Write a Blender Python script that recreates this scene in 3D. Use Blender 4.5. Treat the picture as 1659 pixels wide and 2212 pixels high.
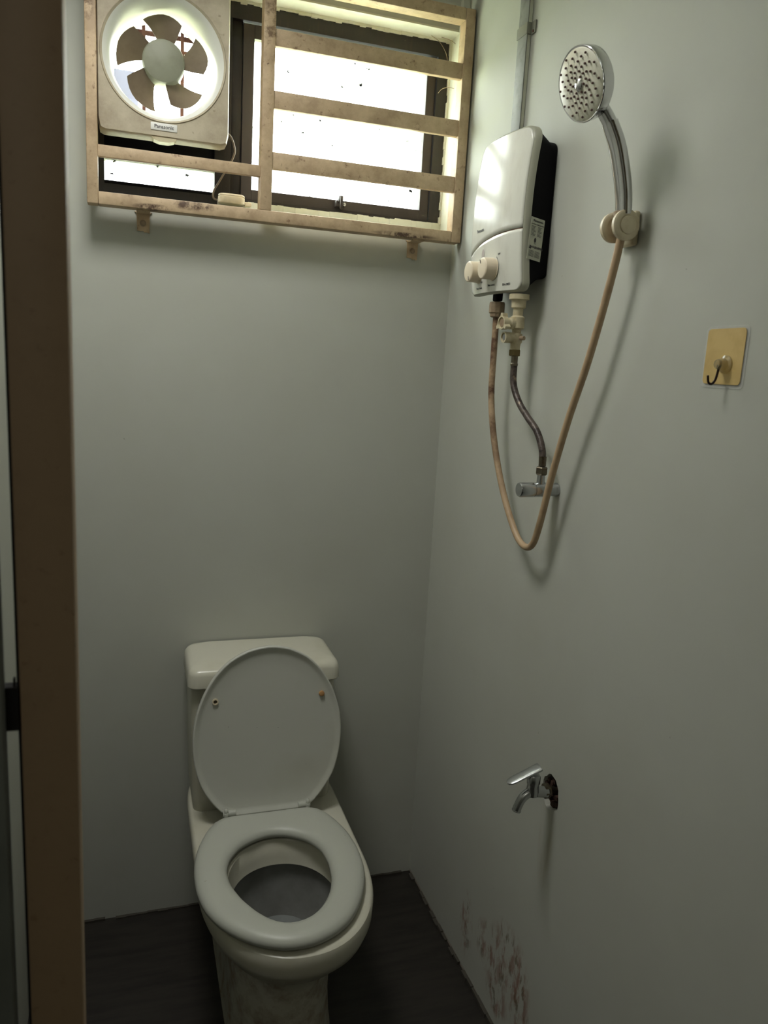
import bpy, bmesh, math, random
from mathutils import Vector, Matrix, noise
random.seed(7)
for o in list(bpy.data.objects): bpy.data.objects.remove(o)
S = bpy.context.scene
C = bpy.context.collection

# ------------------------------------------------------------------ camera
cam_d = bpy.data.cameras.new('camera'); cam = bpy.data.objects.new('camera', cam_d); C.objects.link(cam)
cam_d.sensor_fit = 'HORIZONTAL'; cam_d.sensor_width = 36.0
cam_d.lens = 1680.3 * 36.0 / 1659.0
cam_d.clip_start = 0.02
Rm = Matrix(((0.95044960, 0.00658514, -0.31080892),
             (-0.30595434, 0.19705685, -0.93142930),
             (0.05511343, 0.98036995, 0.18930735)))
cam.matrix_world = Matrix.Translation((-0.7947, -1.9497, 1.5)) @ Rm.to_4x4()
S.camera = cam
cam_d.dof.use_dof = True; cam_d.dof.focus_distance = 1.75; cam_d.dof.aperture_fstop = 11.0

# ------------------------------------------------------------------ world / exposure / lights
S.view_settings.view_transform = 'Standard'; S.view_settings.look = 'None'
S.view_settings.gamma = 1.0; S.view_settings.use_curve_mapping = False
S.view_settings.exposure = 0.0
W = bpy.data.worlds.new('daylight'); S.world = W; W.use_nodes = True
wn = W.node_tree.nodes; wl = W.node_tree.links
bg = wn['Background']; bg.inputs['Color'].default_value = (0.93, 1.0, 0.98, 1); bg.inputs['Strength'].default_value = 15.5

def area(name, loc, size, rot, energy, color=(1, 1, 1), portal=False):
    l = bpy.data.lights.new(name, 'AREA'); l.shape = 'RECTANGLE'; l.size, l.size_y = size
    l.energy = energy; l.color = color
    if portal: l.cycles.is_portal = True
    o = bpy.data.objects.new(name, l); C.objects.link(o); o.location = loc; o.rotation_euler = rot
    return o
# the daylight comes through the window opening (portal = sampling guide for the sky, adds no light)
area('window_portal', (-0.435, 0.16, 2.08), (0.86, 0.48), (math.radians(-90), 0, 0), 1.0, portal=True)
# sun high behind the house: it never enters the window, it only lights the ground outside
sun = bpy.data.lights.new('sun', 'SUN'); sun.energy = 380.0; sun.angle = .01; sun.color = (1.0, .95, .86)
so = bpy.data.objects.new('sun', sun); C.objects.link(so); so.rotation_euler = (math.radians(32), 0, 0)
# added unseen overhead fill in place of ceiling bounce (its panel hangs from the ceiling)
area('ceiling_fill', (-0.81, -0.62, 2.575), (0.36, 0.36), (0, 0, 0), 7.2, (1.0, 0.99, 0.95)).data.spread = math.radians(132)
# added dim fill, unseen, under the passage ceiling behind the camera
area('passage_fill', (-1.3, -2.6, 2.5), (0.5, 0.5), (0, 0, 0), 3.4, (1.0, 0.96, 0.82))

# ------------------------------------------------------------------ material helpers
def lin(c):
    return tuple(((v/255.0)/12.92 if v/255.0 <= 0.04045 else ((v/255.0+0.055)/1.055)**2.4) for v in c) + (1,)

class MB:
    def __init__(s, name, rough=0.5, metal=0.0, spec=None):
        s.m = bpy.data.materials.new(name); s.m.use_nodes = True
        s.n = s.m.node_tree.nodes; s.l = s.m.node_tree.links
        s.b = s.n['Principled BSDF']; s.b.inputs['Roughness'].default_value = rough
        s.b.inputs['Metallic'].default_value = metal
        if spec is not None: s.b.inputs['Specular IOR Level'].default_value = spec
        s.geo = s.n.new('ShaderNodeNewGeometry')
        s.col = None
    def base(s, c):
        r = s.n.new('ShaderNodeRGB'); r.outputs[0].default_value = lin(c); s.col = r.outputs[0]; return s
    def noise(s, scale, detail=4, stretch=None, rough=.6, off=(0, 0, 0)):
        mp = s.n.new('ShaderNodeMapping'); s.l.new(s.geo.outputs['Position'], mp.inputs[0])
        if stretch: mp.inputs['Scale'].default_value = stretch
        mp.inputs['Location'].default_value = off
        t = s.n.new('ShaderNodeTexNoise'); t.inputs['Scale'].default_value = scale
        t.inputs['Detail'].default_value = detail; t.inputs['Roughness'].default_value = rough
        s.l.new(mp.outputs[0], t.inputs['Vector']); return t.outputs['Fac']
    def ramp(s, fac, a, b, hi=1.0, lo=0.0):
        r = s.n.new('ShaderNodeMapRange'); r.inputs['From Min'].default_value = a; r.inputs['From Max'].default_value = b
        r.inputs['To Min'].default_value = lo; r.inputs['To Max'].default_value = hi
        s.l.new(fac, r.inputs['Value']); return r.outputs[0]
    def mul(s, a, b):
        r = s.n.new('ShaderNodeMath'); r.operation = 'MULTIPLY'; s.l.new(a, r.inputs[0])
        if isinstance(b, float): r.inputs[1].default_value = b
        else: s.l.new(b, r.inputs[1])
        return r.outputs[0]
    def axis(s, k):
        x = s.n.new('ShaderNodeSeparateXYZ'); s.l.new(s.geo.outputs['Position'], x.inputs[0]); return x.outputs[k]
    def blob(s, c, rad):
        """soft mask around a world point: 1 inside"""
        v = s.n.new('ShaderNodeVectorMath'); v.operation = 'SUBTRACT'; s.l.new(s.geo.outputs['Position'], v.inputs[0]); v.inputs[1].default_value = c
        d = s.n.new('ShaderNodeVectorMath'); d.operation = 'DIVIDE'; s.l.new(v.outputs[0], d.inputs[0]); d.inputs[1].default_value = rad
        q = s.n.new('ShaderNodeVectorMath'); q.operation = 'LENGTH'; s.l.new(d.outputs[0], q.inputs[0])
        return s.ramp(q.outputs['Value'], 0.55, 1.0, 0.0, 1.0)
    def over(s, c, mask):
        m = s.n.new('ShaderNodeMix'); m.data_type = 'RGBA'; s.l.new(mask, m.inputs['Factor'])
        s.l.new(s.col, m.inputs['A']); m.inputs['B'].default_value = lin(c); s.col = m.outputs['Result']; return s
    def bump(s, h, strength=.3, dist=.001):
        b = s.n.new('ShaderNodeBump'); b.inputs['Strength'].default_value = strength; b.inputs['Distance'].default_value = dist
        s.l.new(h, b.inputs['Height']); s.l.new(b.outputs[0], s.b.inputs['Normal']); return s
    def done(s):
        if s.col is not None: s.l.new(s.col, s.b.inputs['Base Color'])
        return s.m

def plain(name, c, rough=.5, metal=0., var=None, vs=20, spec=None):
    m = MB(name, rough, metal, spec).base(c)
    if var: m.over(var, m.ramp(m.noise(vs), .45, .72, .8))
    return m.done()

M = {}
WALLC = (186, 188, 179)
def wall_mat(name, stains=False, c=WALLC):
    m = MB(name, .75).base(c)
    m.over((172, 172, 160), m.ramp(m.noise(2.2, 5), .42, .75, .45))
    m.over((120, 112, 100), m.ramp(m.noise(55, 2, off=(3, 1, 7)), .77, .80, .5))      # fly specks
    if stains:
        for c_, r_ in (((0, -.40, .13), (.1, .04, .10)), ((0, -.52, .16), (.1, .07, .07)), ((0, -.62, .20), (.1, .10, .10)),
                       ((0, -.68, .14), (.1, .05, .12)), ((0, -.58, .08), (.1, .06, .06))):
            mk = m.blob(c_, r_)
            m.over((146, 112, 98), m.mul(m.mul(mk, m.ramp(m.noise(26, 4, (1, 1.6, .7)), .47, .60)), .75))
            m.over((112, 98, 76), m.mul(m.mul(mk, m.ramp(m.noise(30, 4, (1, 1.6, .6), off=(0, 5, 2)), .56, .62)), .7))
        m.over((120, 80, 60), m.ramp(m.axis(2), .012, .002, .6, 0.))
        m.over((168, 160, 142), m.mul(m.blob((0, -.715, .57), (.1, .03, .12)), m.ramp(m.noise(12, 3, (1, 3, .6)), .35, .6, .6)))
    m.bump(m.noise(34, 6), .12, .002)
    return m.done()
M['wall'] = wall_mat('wall_paint'); M['wall_stain'] = wall_mat('wall_paint_stained', True)
M['ceil'] = plain('ceiling_paint', (234, 232, 226), .8)
m = MB('dark_floor', .45).base((42, 38, 33)); m.over((30, 26, 23), m.ramp(m.noise(6, 4, (1, 8, 1)), .4, .65)); m.over((98, 92, 84), m.ramp(m.noise(60, 3), .74, .8, .5))
m.bump(m.noise(25, 4, (1, 6, 1)), .15, .001); M['floor'] = m.done()
def rusty(name, base, dark, rust, amt=.52):
    m = MB(name, .55).base(base)
    m.over(dark, m.ramp(m.noise(16, 6, rough=.7), amt-.08, amt+.16, .6))
    m.over(rust, m.ramp(m.noise(60, 5, rough=.7, off=(4, 4, 4)), .60, .70, .75))
    for c_, r_ in (((-.655, -.065, 1.818), (.055, .1, .012)), ((-.74, -.065, 1.806), (.05, .1, .008)), ((-.87, -.065, 2.24), (.02, .1, .10)), ((-.49, -.065, 2.22), (.02, .1, .09)), ((-.15, -.065, 1.806), (.09, .1, .007))):
        m.over((62, 36, 24) if r_[2] < .02 else (110, 86, 62), m.mul(m.blob(c_, r_), m.ramp(m.noise(40, 5, rough=.7), .42, .55, .9)))
    m.over((74, 44, 28), m.ramp(m.noise(24, 6, rough=.75, off=(9, 2, 5)), .665, .70, .85))
    m.bump(m.noise(120, 4), .25, .001)
    return m.done()
M['tan'] = rusty('tan_painted_steel', (202, 178, 146), (150, 126, 98), (112, 80, 56), .46)
M['jamb'] = rusty('tan_jamb_paint', (158, 134, 106), (142, 119, 93), (134, 109, 84), .6)
m = MB('dusty_cream_plastic', .5).base((186, 176, 154)); m.over((142, 128, 106), m.ramp(m.noise(9, 6, rough=.7), .40, .68, .75)); m.over((120, 104, 80), m.ramp(m.noise(70, 3), .69, .76, .6)); M['fan'] = m.done()
M['fan_in'] = plain('throat_cream', (224, 224, 218), .45)
m = MB('dusty_blade', .6).base((112, 97, 78)); m.over((82, 68, 52), m.ramp(m.noise(14, 5), .4, .7, .8)); M['blade'] = m.done()
M['hub'] = plain('hub_grey', (138, 140, 122), .5, var=(120, 120, 102))
m = MB('dark_window_frame', .5).base((28, 22, 19)); m.over((52, 38, 30), m.ramp(m.noise(40, 5, (3, 3, .5)), .55, .72, .7)); m.over((120, 104, 88), m.ramp(m.noise(120, 2), .74, .78, .6)); M['frame'] = m.done()
M['frame_brown'] = plain('sash_brown', (50, 43, 40), .5, var=(40, 32, 29))
M['black'] = plain('black_plastic', (4, 3, 7), .6, spec=.15)
M['rod'] = plain('rust_red_rod', (82, 42, 30), .6, var=(50, 26, 20))
M['cream'] = plain('cream_plastic', (222, 210, 182), .4, var=(200, 182, 148), vs=40)
M['cream_y'] = plain('yellowed_plastic', (198, 188, 158), .4, var=(168, 152, 118), vs=60)
M['cream_d'] = plain('brown_stained_plastic', (158, 138, 114), .45, var=(120, 98, 76), vs=60)
m = MB('heater_white', .22).base((222, 222, 212)); m.over((196, 192, 180), m.ramp(m.noise(22, 5, (1, 1, .4)), .5, .75, .5)); M['heater'] = m.done()
M['trimg'] = plain('heater_edge_grey', (168, 168, 152), .35)
M['knob'] = plain('ivory_knob', (226, 212, 188), .4)
M['groove'] = plain('groove_brown', (128, 96, 78), .5)
M['ink'] = plain('printed_ink', (58, 56, 60), .6)
M['inkl'] = plain('pale_ink', (170, 160, 156), .6)
M['paper'] = plain('sticker_paper', (190, 192, 176), .6, var=(160, 160, 140))
M['chrome'] = MB('chrome', .14, 1.0).base((214, 214, 216)).done()
M['chrome_w'] = MB('worn_chrome', .26, 1.0).base((188, 190, 192)).done()
M['dull'] = plain('dull_metal', (120, 112, 98), .4, 1.0, var=(80, 66, 50), vs=60)
m = MB('face_white', .4).base((226, 224, 206)); m.over((200, 196, 168), m.ramp(m.noise(25, 4), .45, .7, .8)); M['face'] = m.done()
M['nozzle'] = plain('nozzle_rubber', (84, 56, 48), .6)
m = MB('hose_beige', .45).base((186, 160, 128)); m.over((88, 56, 38), m.mul(m.mul(m.ramp(m.noise(14, 6, rough=.7), .40, .58), m.ramp(m.axis(2), 1.20, 1.42, .95)), m.ramp(m.axis(1), -.52, -.48)))
m.over((150, 122, 92), m.ramp(m.noise(20, 3), .5, .7, .6)); M['hose'] = m.done()
m = MB('braided_hose', .42, .25).base((86, 76, 70)); m.over((48, 38, 34), m.ramp(m.noise(90, 3), .45, .6)); m.over((150, 132, 108), m.ramp(m.noise(45, 3, off=(0, 0, 3)), .66, .72, .7))
m.bump(m.noise(300, 2), .6, .001); M['braid'] = m.done()
M['brass'] = plain('aged_brass', (112, 98, 62), .5, .6)
m = MB('porcelain', .25).base((200, 198, 183)); m.over((186, 182, 160), m.ramp(m.noise(7, 4), .45, .7, .5))
m.over((128, 100, 72), m.mul(m.ramp(m.noise(20, 6, rough=.7), .44, .66, .6), m.ramp(m.axis(2), .34, .28))); M['porc'] = m.done()
m = MB('seat_plastic', .42).base((176, 178, 168)); m.over((120, 92, 60), m.ramp(m.noise(140, 1), .80, .83, .7)); M['seat'] = m.done()
m = MB('lid_plastic', .42).base((192, 193, 184)); m.over((170, 168, 150), m.ramp(m.noise(5, 3), .5, .75, .4)); m.over((60, 50, 42), m.ramp(m.noise(150, 1, off=(2, 2, 2)), .815, .83, .8)); M['lid'] = m.done()
m = MB('bowl_grey', .5).base((122, 123, 120)); m.over((100, 100, 96), m.ramp(m.noise(12, 4), .4, .7)); M['bowl_in'] = m.done()  # darker grey for the lower inside of the bowl
M['bump'] = plain('orange_bumper', (176, 134, 86), .6)
m = MB('water', .05).base((120, 124, 122)); M['water'] = m.done()
M['gold'] = plain('gold_pad', (208, 180, 118), .45, var=(190, 160, 98), vs=30)
M['hookm'] = plain('dark_hook_wire', (52, 34, 30), .35, .5)
M['doorw'] = plain('white_door_edge', (205, 212, 208), .5)
M['doorg'] = plain('door_leaf_grey', (118, 122, 116), .55, var=(96, 100, 94), vs=5)
M['dark'] = plain('dark_gap', (16, 14, 12), .8)
M['holeb'] = plain('broken_brick', (60, 36, 26), .9, var=(24, 16, 12), vs=60)
M['grass'] = plain('grass', (150, 160, 126), .9, var=(126, 140, 102), vs=2)
M['lav'] = plain('lavender_panel', (176, 178, 214), .5)
M['soffit'] = plain('reveal_paint', (214, 214, 198), .7, var=(190, 186, 160), vs=9)
# clear film
m = MB('clear_film', .15).base((235, 235, 230)); m.b.inputs['Alpha'].default_value = .22; M['clear'] = m.done()
m = MB('clear_knob', .08).base((236, 222, 176)); m.b.inputs['Transmission Weight'].default_value = .7; M['clearknob'] = m.done()
# frosted window glass: part of the light straight through, part scattered, with dirt spots
g = bpy.data.materials.new('frosted_glass'); g.use_nodes = True; gn = g.node_tree.nodes; gl = g.node_tree.links
for x in list(gn):
    if x.type == 'BSDF_PRINCIPLED': gn.remove(x)
out = gn['Material Output']; tr = gn.new('ShaderNodeBsdfTransparent'); tl = gn.new('ShaderNodeBsdfTranslucent'); mx = gn.new('ShaderNodeMixShader')
mx.inputs[0].default_value = .3; tl.inputs[0].default_value = (.95, .97, 1, 1)
nz = gn.new('ShaderNodeTexNoise'); nz.inputs['Scale'].default_value = 60; nz.inputs['Detail'].default_value = 5
gg = gn.new('ShaderNodeNewGeometry'); gl.new(gg.outputs['Position'], nz.inputs['Vector'])
mr = gn.new('ShaderNodeMapRange'); mr.inputs[1].default_value = .60; mr.inputs[2].default_value = .715; mr.inputs[3].default_value = .93; mr.inputs[4].default_value = .0
gl.new(nz.outputs['Fac'], mr.inputs[0]); cb = gn.new('ShaderNodeCombineColor')
for k in range(3): gl.new(mr.outputs[0], cb.inputs[k])
gl.new(cb.outputs[0], tr.inputs[0]); gl.new(cb.outputs[0], tl.inputs[0]); gl.new(tr.outputs[0], mx.inputs[1]); gl.new(tl.outputs[0], mx.inputs[2]); gl.new(mx.outputs[0], out.inputs[0])
M['glass'] = g

# ------------------------------------------------------------------ geometry helpers
def wloc(o):
    v = Vector((0, 0, 0))
    while o: v = v + o.location; o = o.parent
    return v
def obj(name, bm, mat, parent=None, smooth=False, origin=None, kind=None, fix=True):
    """link a bmesh written in world coordinates as one mesh object"""
    if fix: bmesh.ops.recalc_face_normals(bm, faces=bm.faces)
    if parent is None and origin is None:
        xs = [v.co for v in bm.verts]
        origin = Vector(((min(c.x for c in xs)+max(c.x for c in xs))/2, (min(c.y for c in xs)+max(c.y for c in xs))/2, min(c.z for c in xs)))
    off = wloc(parent) if parent else Vector(origin)
    for v in bm.verts: v.co -= off
    me = bpy.data.meshes.new(name); bm.to_mesh(me); bm.free()
    if smooth:
        for p in me.polygons: p.use_smooth = True
        if smooth != 'all':
            try: me.set_sharp_from_angle(angle=math.radians(38))
            except Exception: pass
    me.materials.append(M[mat] if isinstance(mat, str) else mat)
    o = bpy.data.objects.new(name, me); C.objects.link(o)
    if parent: o.parent = parent
    else: o.location = origin
    if kind: o['kind'] = kind
    return o
def thing(name, loc, label=None, cat=None, kind=None, group=None):
    o = bpy.data.objects.new(name, None); C.objects.link(o); o.location = loc; o.empty_display_size = .05
    if label: o['label'] = label
    if cat: o['category'] = cat
    if kind: o['kind'] = kind
    if group: o['group'] = group
    return o
def tag(o, label, cat=None):
    o['label'] = label
    if cat: o['category'] = cat
    return o
def nb(): return bmesh.new()
def bx(bm, lo, hi, bev=0, seg=2):
    lo = Vector([min(a, b) for a, b in zip(lo, hi)]) if True else lo
    hi2 = Vector(hi)
    v = [bm.verts.new((x, y, z)) for x in (lo[0], max(hi2[0], lo[0])) for y in (lo[1], max(hi2[1], lo[1])) for z in (lo[2], max(hi2[2], lo[2]))]
    fs = [(0, 1, 3, 2), (4, 6, 7, 5), (0, 4, 5, 1), (2, 3, 7, 6), (0, 2, 6, 4), (1, 5, 7, 3)]
    F = [bm.faces.new([v[i] for i in f]) for f in fs]
    if bev:
        E = list({e for f in F for e in f.edges})
        bmesh.ops.bevel(bm, geom=E, offset=bev, segments=seg, profile=.5, affect='EDGES')
    return bm
def box(name, a, b, mat, parent=None, bev=0, **k):
    lo = [min(p, q) for p, q in zip(a, b)]; hi = [max(p, q) for p, q in zip(a, b)]
    return obj(name, bx(nb(), lo, hi, bev), mat, parent, smooth=bool(bev), **k)
def frame_of(d):
    d = Vector(d).normalized(); a = Vector((0, 0, 1)) if abs(d.z) < .9 else Vector((0, 1, 0))
    x = a.cross(d).normalized(); y = d.cross(x).normalized(); return x, y, d
def lathe(bm, base, axis, prof, seg=32, flute=0, namp=0, squash=None):
    """prof: list of (distance along axis, radius)"""
    x, y, d = frame_of(axis); base = Vector(base); rings = []
    for t, r in prof:
        R = []
        for k in range(seg):
            a = 2*math.pi*k/seg; rr = r*(1+namp*(1 if (k//2) % 2 else 0)) if flute else r
            R.append(bm.verts.new(base+d*t+x*math.cos(a)*rr+y*math.sin(a)*rr))
        rings.append(R)
    for A, B in zip(rings, rings[1:]):
        for k in range(seg): bm.faces.new((A[k], A[(k+1) % seg], B[(k+1) % seg], B[k]))
    if prof[0][1] > 1e-6: bm.faces.new(rings[0][::-1])
    if prof[-1][1] > 1e-6: bm.faces.new(rings[-1])
    return bm
def catmull(P, n=8):
    P = [Vector(p) for p in P]; Q = [P[0]*2-P[1]] + P + [P[-1]*2-P[-2]]; out = []
    for i in range(1, len(Q)-2):
        a, b, c, d = Q[i-1:i+3]
        for k in range(n):
            t = k/n; out.append(.5*((2*b)+(c-a)*t+(2*a-5*b+4*c-d)*t*t+(3*b-a-3*c+d)*t**3))
    out.append(P[-1]); return out
def tube(bm, pts, r, seg=12, n=8, smooth=True, cap=True):
    P = catmull(pts, n) if smooth and len(pts) > 2 else [Vector(p) for p in pts]
    L = len(P); rf = r if callable(r) else (lambda t: r)
    T = (P[1]-P[0]).normalized(); x, y, _ = frame_of(T); rings = []
    for i, p in enumerate(P):
        t = (P[min(i+1, L-1)]-P[max(i-1, 0)]).normalized()
        x = (x-t*x.dot(t)).normalized(); y = t.cross(x).normalized(); rr = rf(i/(L-1))
        rings.append([bm.verts.new(p+x*math.cos(2*math.pi*k/seg)*rr+y*math.sin(2*math.pi*k/seg)*rr) for k in range(seg)])
    for A, B in zip(rings, rings[1:]):
        for k in range(seg): bm.faces.new((A[k], A[(k+1) % seg], B[(k+1) % seg], B[k]))
    if cap: bm.faces.new(rings[0][::-1]); bm.faces.new(rings[-1])
    return bm
def prism(bm, pts, d):
    """extrude the polygon pts (3d) by the vector d"""
    A = [bm.verts.new(p) for p in pts]; B = [bm.verts.new(Vector(p)+Vector(d)) for p in pts]; n = len(A)
    bm.faces.new(A[::-1]); bm.faces.new(B)
    for k in range(n): bm.faces.new((A[k], A[(k+1) % n], B[(k+1) % n], B[k]))
    return bm
def loft(bm, rings, cap0=True, cap1=True):
    R = [[bm.verts.new(p) for p in r] for r in rings]; n = len(R[0])
    for A, B in zip(R, R[1:]):
        for k in range(n): bm.faces.new((A[k], A[(k+1) % n], B[(k+1) % n], B[k]))
    if cap0: bm.faces.new(R[0][::-1])
    if cap1: bm.faces.new(R[-1])
    return bm
def text(name, s, size, origin, xdir, ydir, mat, parent, align='CENTER', extrude=.0001, kind=None):
    cu = bpy.data.curves.new('t', 'FONT'); cu.body = s; cu.size = size; cu.align_x = align; cu.align_y = 'CENTER'; cu.extrude = extrude; cu.resolution_u = 3; cu.offset = size*.012
    o = bpy.data.objects.new('t', cu); C.objects.link(o)
    bpy.context.view_layer.update()
    me = bpy.data.meshes.new_from_object(o.evaluated_get(bpy.context.evaluated_depsgraph_get())); bpy.data.objects.remove(o)
    bm = nb(); bm.from_mesh(me); X = Vector(xdir).normalized(); Y = Vector(ydir).normalized(); Z = X.cross(Y)
    for v in bm.verts: v.co = Vector(origin)+X*v.co.x+Y*v.co.y+Z*v.co.z
    return obj(name, bm, mat, parent, fix=False)
def struct(name, bm, mat): return obj(name, bm, mat, kind='structure', origin=(0, 0, 0))

# ------------------------------------------------------------------ the setting
XL, YF, ZC = -1.02, -1.33, 2.62          # inner faces: left wall, front partition, ceiling
OX0, OX1, OZ0, OZ1 = -0.865, -0.012, 1.835, 2.305  # window opening
struct('floor', bx(nb(), (-2.7, -3.7, -.12), (.3, .14, 0)), 'floor')
struct('ceiling', bx(nb(), (-2.7, -3.7, ZC), (.3, .14, ZC+.12)), 'ceil')
box('fill_panel', (-1.0, -.81, 2.58), (-.62, -.43, ZC), plain('fill_panel_white', (240, 240, 236), .4), C.objects['ceiling'], .004)  # added unseen panel above the overhead fill
bm = nb()
for a, b in (((XL-.1, 0, 0), (.12, .14, OZ0)), ((XL-.1, 0, OZ1), (.12, .14, ZC)), ((XL-.1, 0, OZ0), (OX0, .14, OZ1)), ((OX1, 0, OZ0), (.12, .14, OZ1))):
    bx(bm, a, b)
struct('wall_back', bm, 'wall')
bm = nb(); bx(bm, (XL-.1, YF, 0), (XL, 0, ZC)); struct('wall_left', bm, 'wall')
bm = nb(); bx(bm, (-2.4, YF-.0, 0), (-.915, YF+.1, ZC)); bx(bm, (-.915, YF, 2.06), (0, YF+.1, ZC)); struct('wall_front', bm, 'wall')
bm = nb(); bx(bm, (-2.5, -3.5, 0), (-2.4, YF+.1, ZC)); bx(bm, (-2.4, -3.5, 0), (.12, -3.4, ZC)); struct('wall_passage', bm, 'wall')
# right wall with the broken-out hole behind the tap
bm = nb()
rect = [(-3.4, 0), (.0, 0), (.0, ZC), (-3.4, ZC)]
HC = (-.7165, .676)
hole = []
for k in range(22):
    a = 2*math.pi*k/22; r = 1+.14*noise.noise(Vector((math.cos(a)*2.2, math.sin(a)*2.2, 3.3)))+random.uniform(-.05, .05)
    hole.append((HC[0]+math.cos(a)*.0325*r, HC[1]+math.sin(a)*.0375*r))
def loopv(pts, x): return [bm.verts.new((x, y, z)) for y, z in pts]
R0 = loopv(rect, 0); H0 = loopv(hole, 0); ed = []
for L in (R0, H0):
    for i in range(len(L)): ed.append(bm.edges.new((L[i], L[(i+1) % len(L)])))
bmesh.ops.triangle_fill(bm, edges=ed, use_beauty=True)
H1 = loopv([(HC[0]+(y-HC[0])*.9, HC[1]+(z-HC[1])*.9) for y, z in hole], .03)
for i in range(22): bm.faces.new((H0[i], H0[(i+1) % 22], H1[(i+1) % 22], H1[i]))
wr = struct('wall_right', bm, 'wall_stain')
bm = nb(); bm.faces.new([bm.verts.new((.028, HC[0]+(y-HC[0])*1.0, HC[1]+(z-HC[1])*1.0)) for y, z in hole])
for k in range(40):                               # crumbled brick inside the hole
    a = random.uniform(0, 6.28); r = random.uniform(.45, .98); s = random.uniform(.003, .006)
    c = Vector((random.uniform(.006, .026), HC[0]+math.cos(a)*.031*r, HC[1]+math.sin(a)*.036*r))
    bx(bm, c-Vector((s, s, s)), c+Vector((s, s, s*.8)))
obj('broken_hole', bm, 'holeb', wr)
bm = nb()                                          # backing of the wall so it has thickness
bx(bm, (.05, -3.4, 0), (.12, .14, ZC)); obj('wall_core', bm, 'wall', wr)
# ragged sealant line at the foot of the walls
bm = nb()
for k in range(46):
    y = -.02-k*.028; h = .004+.006*random.random()
    if random.random() < .8: bx(bm, (-.006-.004*random.random(), y-.028, 0), (0, y, h))
obj('sealant', bm, plain('old_sealant', (70, 66, 58), .8), wr)
bm = nb()
for k in range(36):
    x = -.0-k*.027
    if random.random() < .75: bx(bm, (x-.027, -.006-.004*random.random(), 0), (x, 0, .003+.004*random.random()))
obj('sealant', bm, plain('dark_sealant', (62, 58, 50), .8), C.objects['wall_back'])
struct('ground', bx(nb(), (-25, .5, -2.1), (25, 40, -2.0)), 'grass')

# window_1: dark frame, fixed/fan side on the left, sash on the right
w1 = thing('window_1', (-.435, .08, OZ0), kind='structure')
FY = .06
bm = nb()
for a, b in (((OX0, FY, 2.262), (OX1, .12, OZ1)), ((OX0, FY, OZ0), (OX1, .12, 1.868)), ((OX0, FY, 1.868), (-.845, .12, 2.262)), ((-.047, FY, 1.868), (OX1, .12, 2.262))): bx(bm, a, b)
obj('window_frame', bm, 'frame', w1)
box('mullion', (-.597, FY, 1.868), (-.560, .12, 2.262), 'frame', w1, .001)
box('mullion_bead', (-.5605, FY+.012, 1.868), (-.534, .11, 2.262), 'frame', w1, .001)
bm = nb()
for a, b in (((-.534, .066, 1.8685), (-.508, .10, 2.258)), ((-.072, .066, 1.8685), (-.0485, .10, 2.258)), ((-.508, .066, 1.8685), (-.072, .10, 1.893)), ((-.508, .066, 2.228), (-.072, .10, 2.258))): bx(bm, a, b, .0008, 1)
sash = obj('sash', bm, 'frame_brown', w1)
box('pane', (-.5075, .080, 1.8935), (-.0725, .084, 2.2275), 'glass', sash)
box('pane', (-.842, .080, 1.876), (-.598, .084, 1.924), 'glass', w1)
bm = nb(); bx(bm, (-.845, .066, 1.868), (-.597, .10, 1.876)); bx(bm, (-.845, .066, 1.923), (-.597, .10, 1.934)); obj('lower_bead', bm, 'black', w1)
# black board that carries the fan, with its round opening
FC = Vector((-.717, 0, 2.118))
bm = nb(); rc = [(-.845, 1.9335), (-.597, 1.9335), (-.597, 2.262), (-.845, 2.262)]
for yy in (.07, .078):
    Rv = [bm.verts.new((x, yy, z)) for x, z in rc]; Hv = [bm.verts.new((FC.x+.113*math.cos(2*math.pi*k/40), yy, FC.z+.113*math.sin(2*math.pi*k/40))) for k in range(40)]
    e = [bm.edges.new((L[i], L[(i+1) % len(L)])) for L in (Rv, Hv) for i in range(len(L))]
    bmesh.ops.triangle_fill(bm, edges=e, use_beauty=True)
obj('backing_board', bm, 'black', w1, fix=False)
# sash latch in the middle of the bottom rail
bm = nb(); bx(bm, (-.300, .046, 1.874), (-.277, .066, 1.889), .002); bx(bm, (-.296, .030, 1.884), (-.286, .052, 1.898), .002); bx(bm, (-.294, .026, 1.866), (-.287, .034, 1.897), .002)
lt = obj('latch', bm, 'frame_brown', w1, smooth=True); lt['label'] = 'small dark sash latch'
lathe(bm := nb(), (-.279, .046, 1.880), (0, -1, 0), [(0, .004), (.003, .004), (.004, .002)], 10); obj('screw', bm, 'chrome_w', lt)
# painted, flaking caulk at the foot and head of the frame
bm = nb()
for k in range(40):
    x0 = -.59+k*.0145; bx(bm, (x0, .050+random.uniform(0, .004), 1.838), (x0+.0145, FY, 1.861+random.uniform(-.001, .001)+(.002 if k > 30 else 0)))
for k in range(56):
    x0 = -.86+k*.0151; bx(bm, (x0, .052+random.uniform(0, .004), 2.293+random.uniform(0, .004)), (x0+.0151, FY, OZ1))
for k in range(24):
    z0 = 1.86+k*.0185; bx(bm, (-.019+random.uniform(-.002, .002), .050, z0), (OX1, FY, z0+.0185))
obj('caulk', bm, 'soffit', w1)
for pts in (((-.075, .045, 2.300), (-.055, .040, 2.288), (-.040, .030, 2.262), (-.034, .025, 2.235)), ((-.013, .03, 2.285), (-.030, .03, 2.292), (-.052, .035, 2.297)), ((-.050, .04, 2.170), (-.044, .03, 2.178), (-.030, .02, 2.181), (-.014, .02, 2.180))):
    bm = nb(); tube(bm, pts, .0007, 5, 5); obj('cobweb_strand', bm, 'cream_d', w1)
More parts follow.
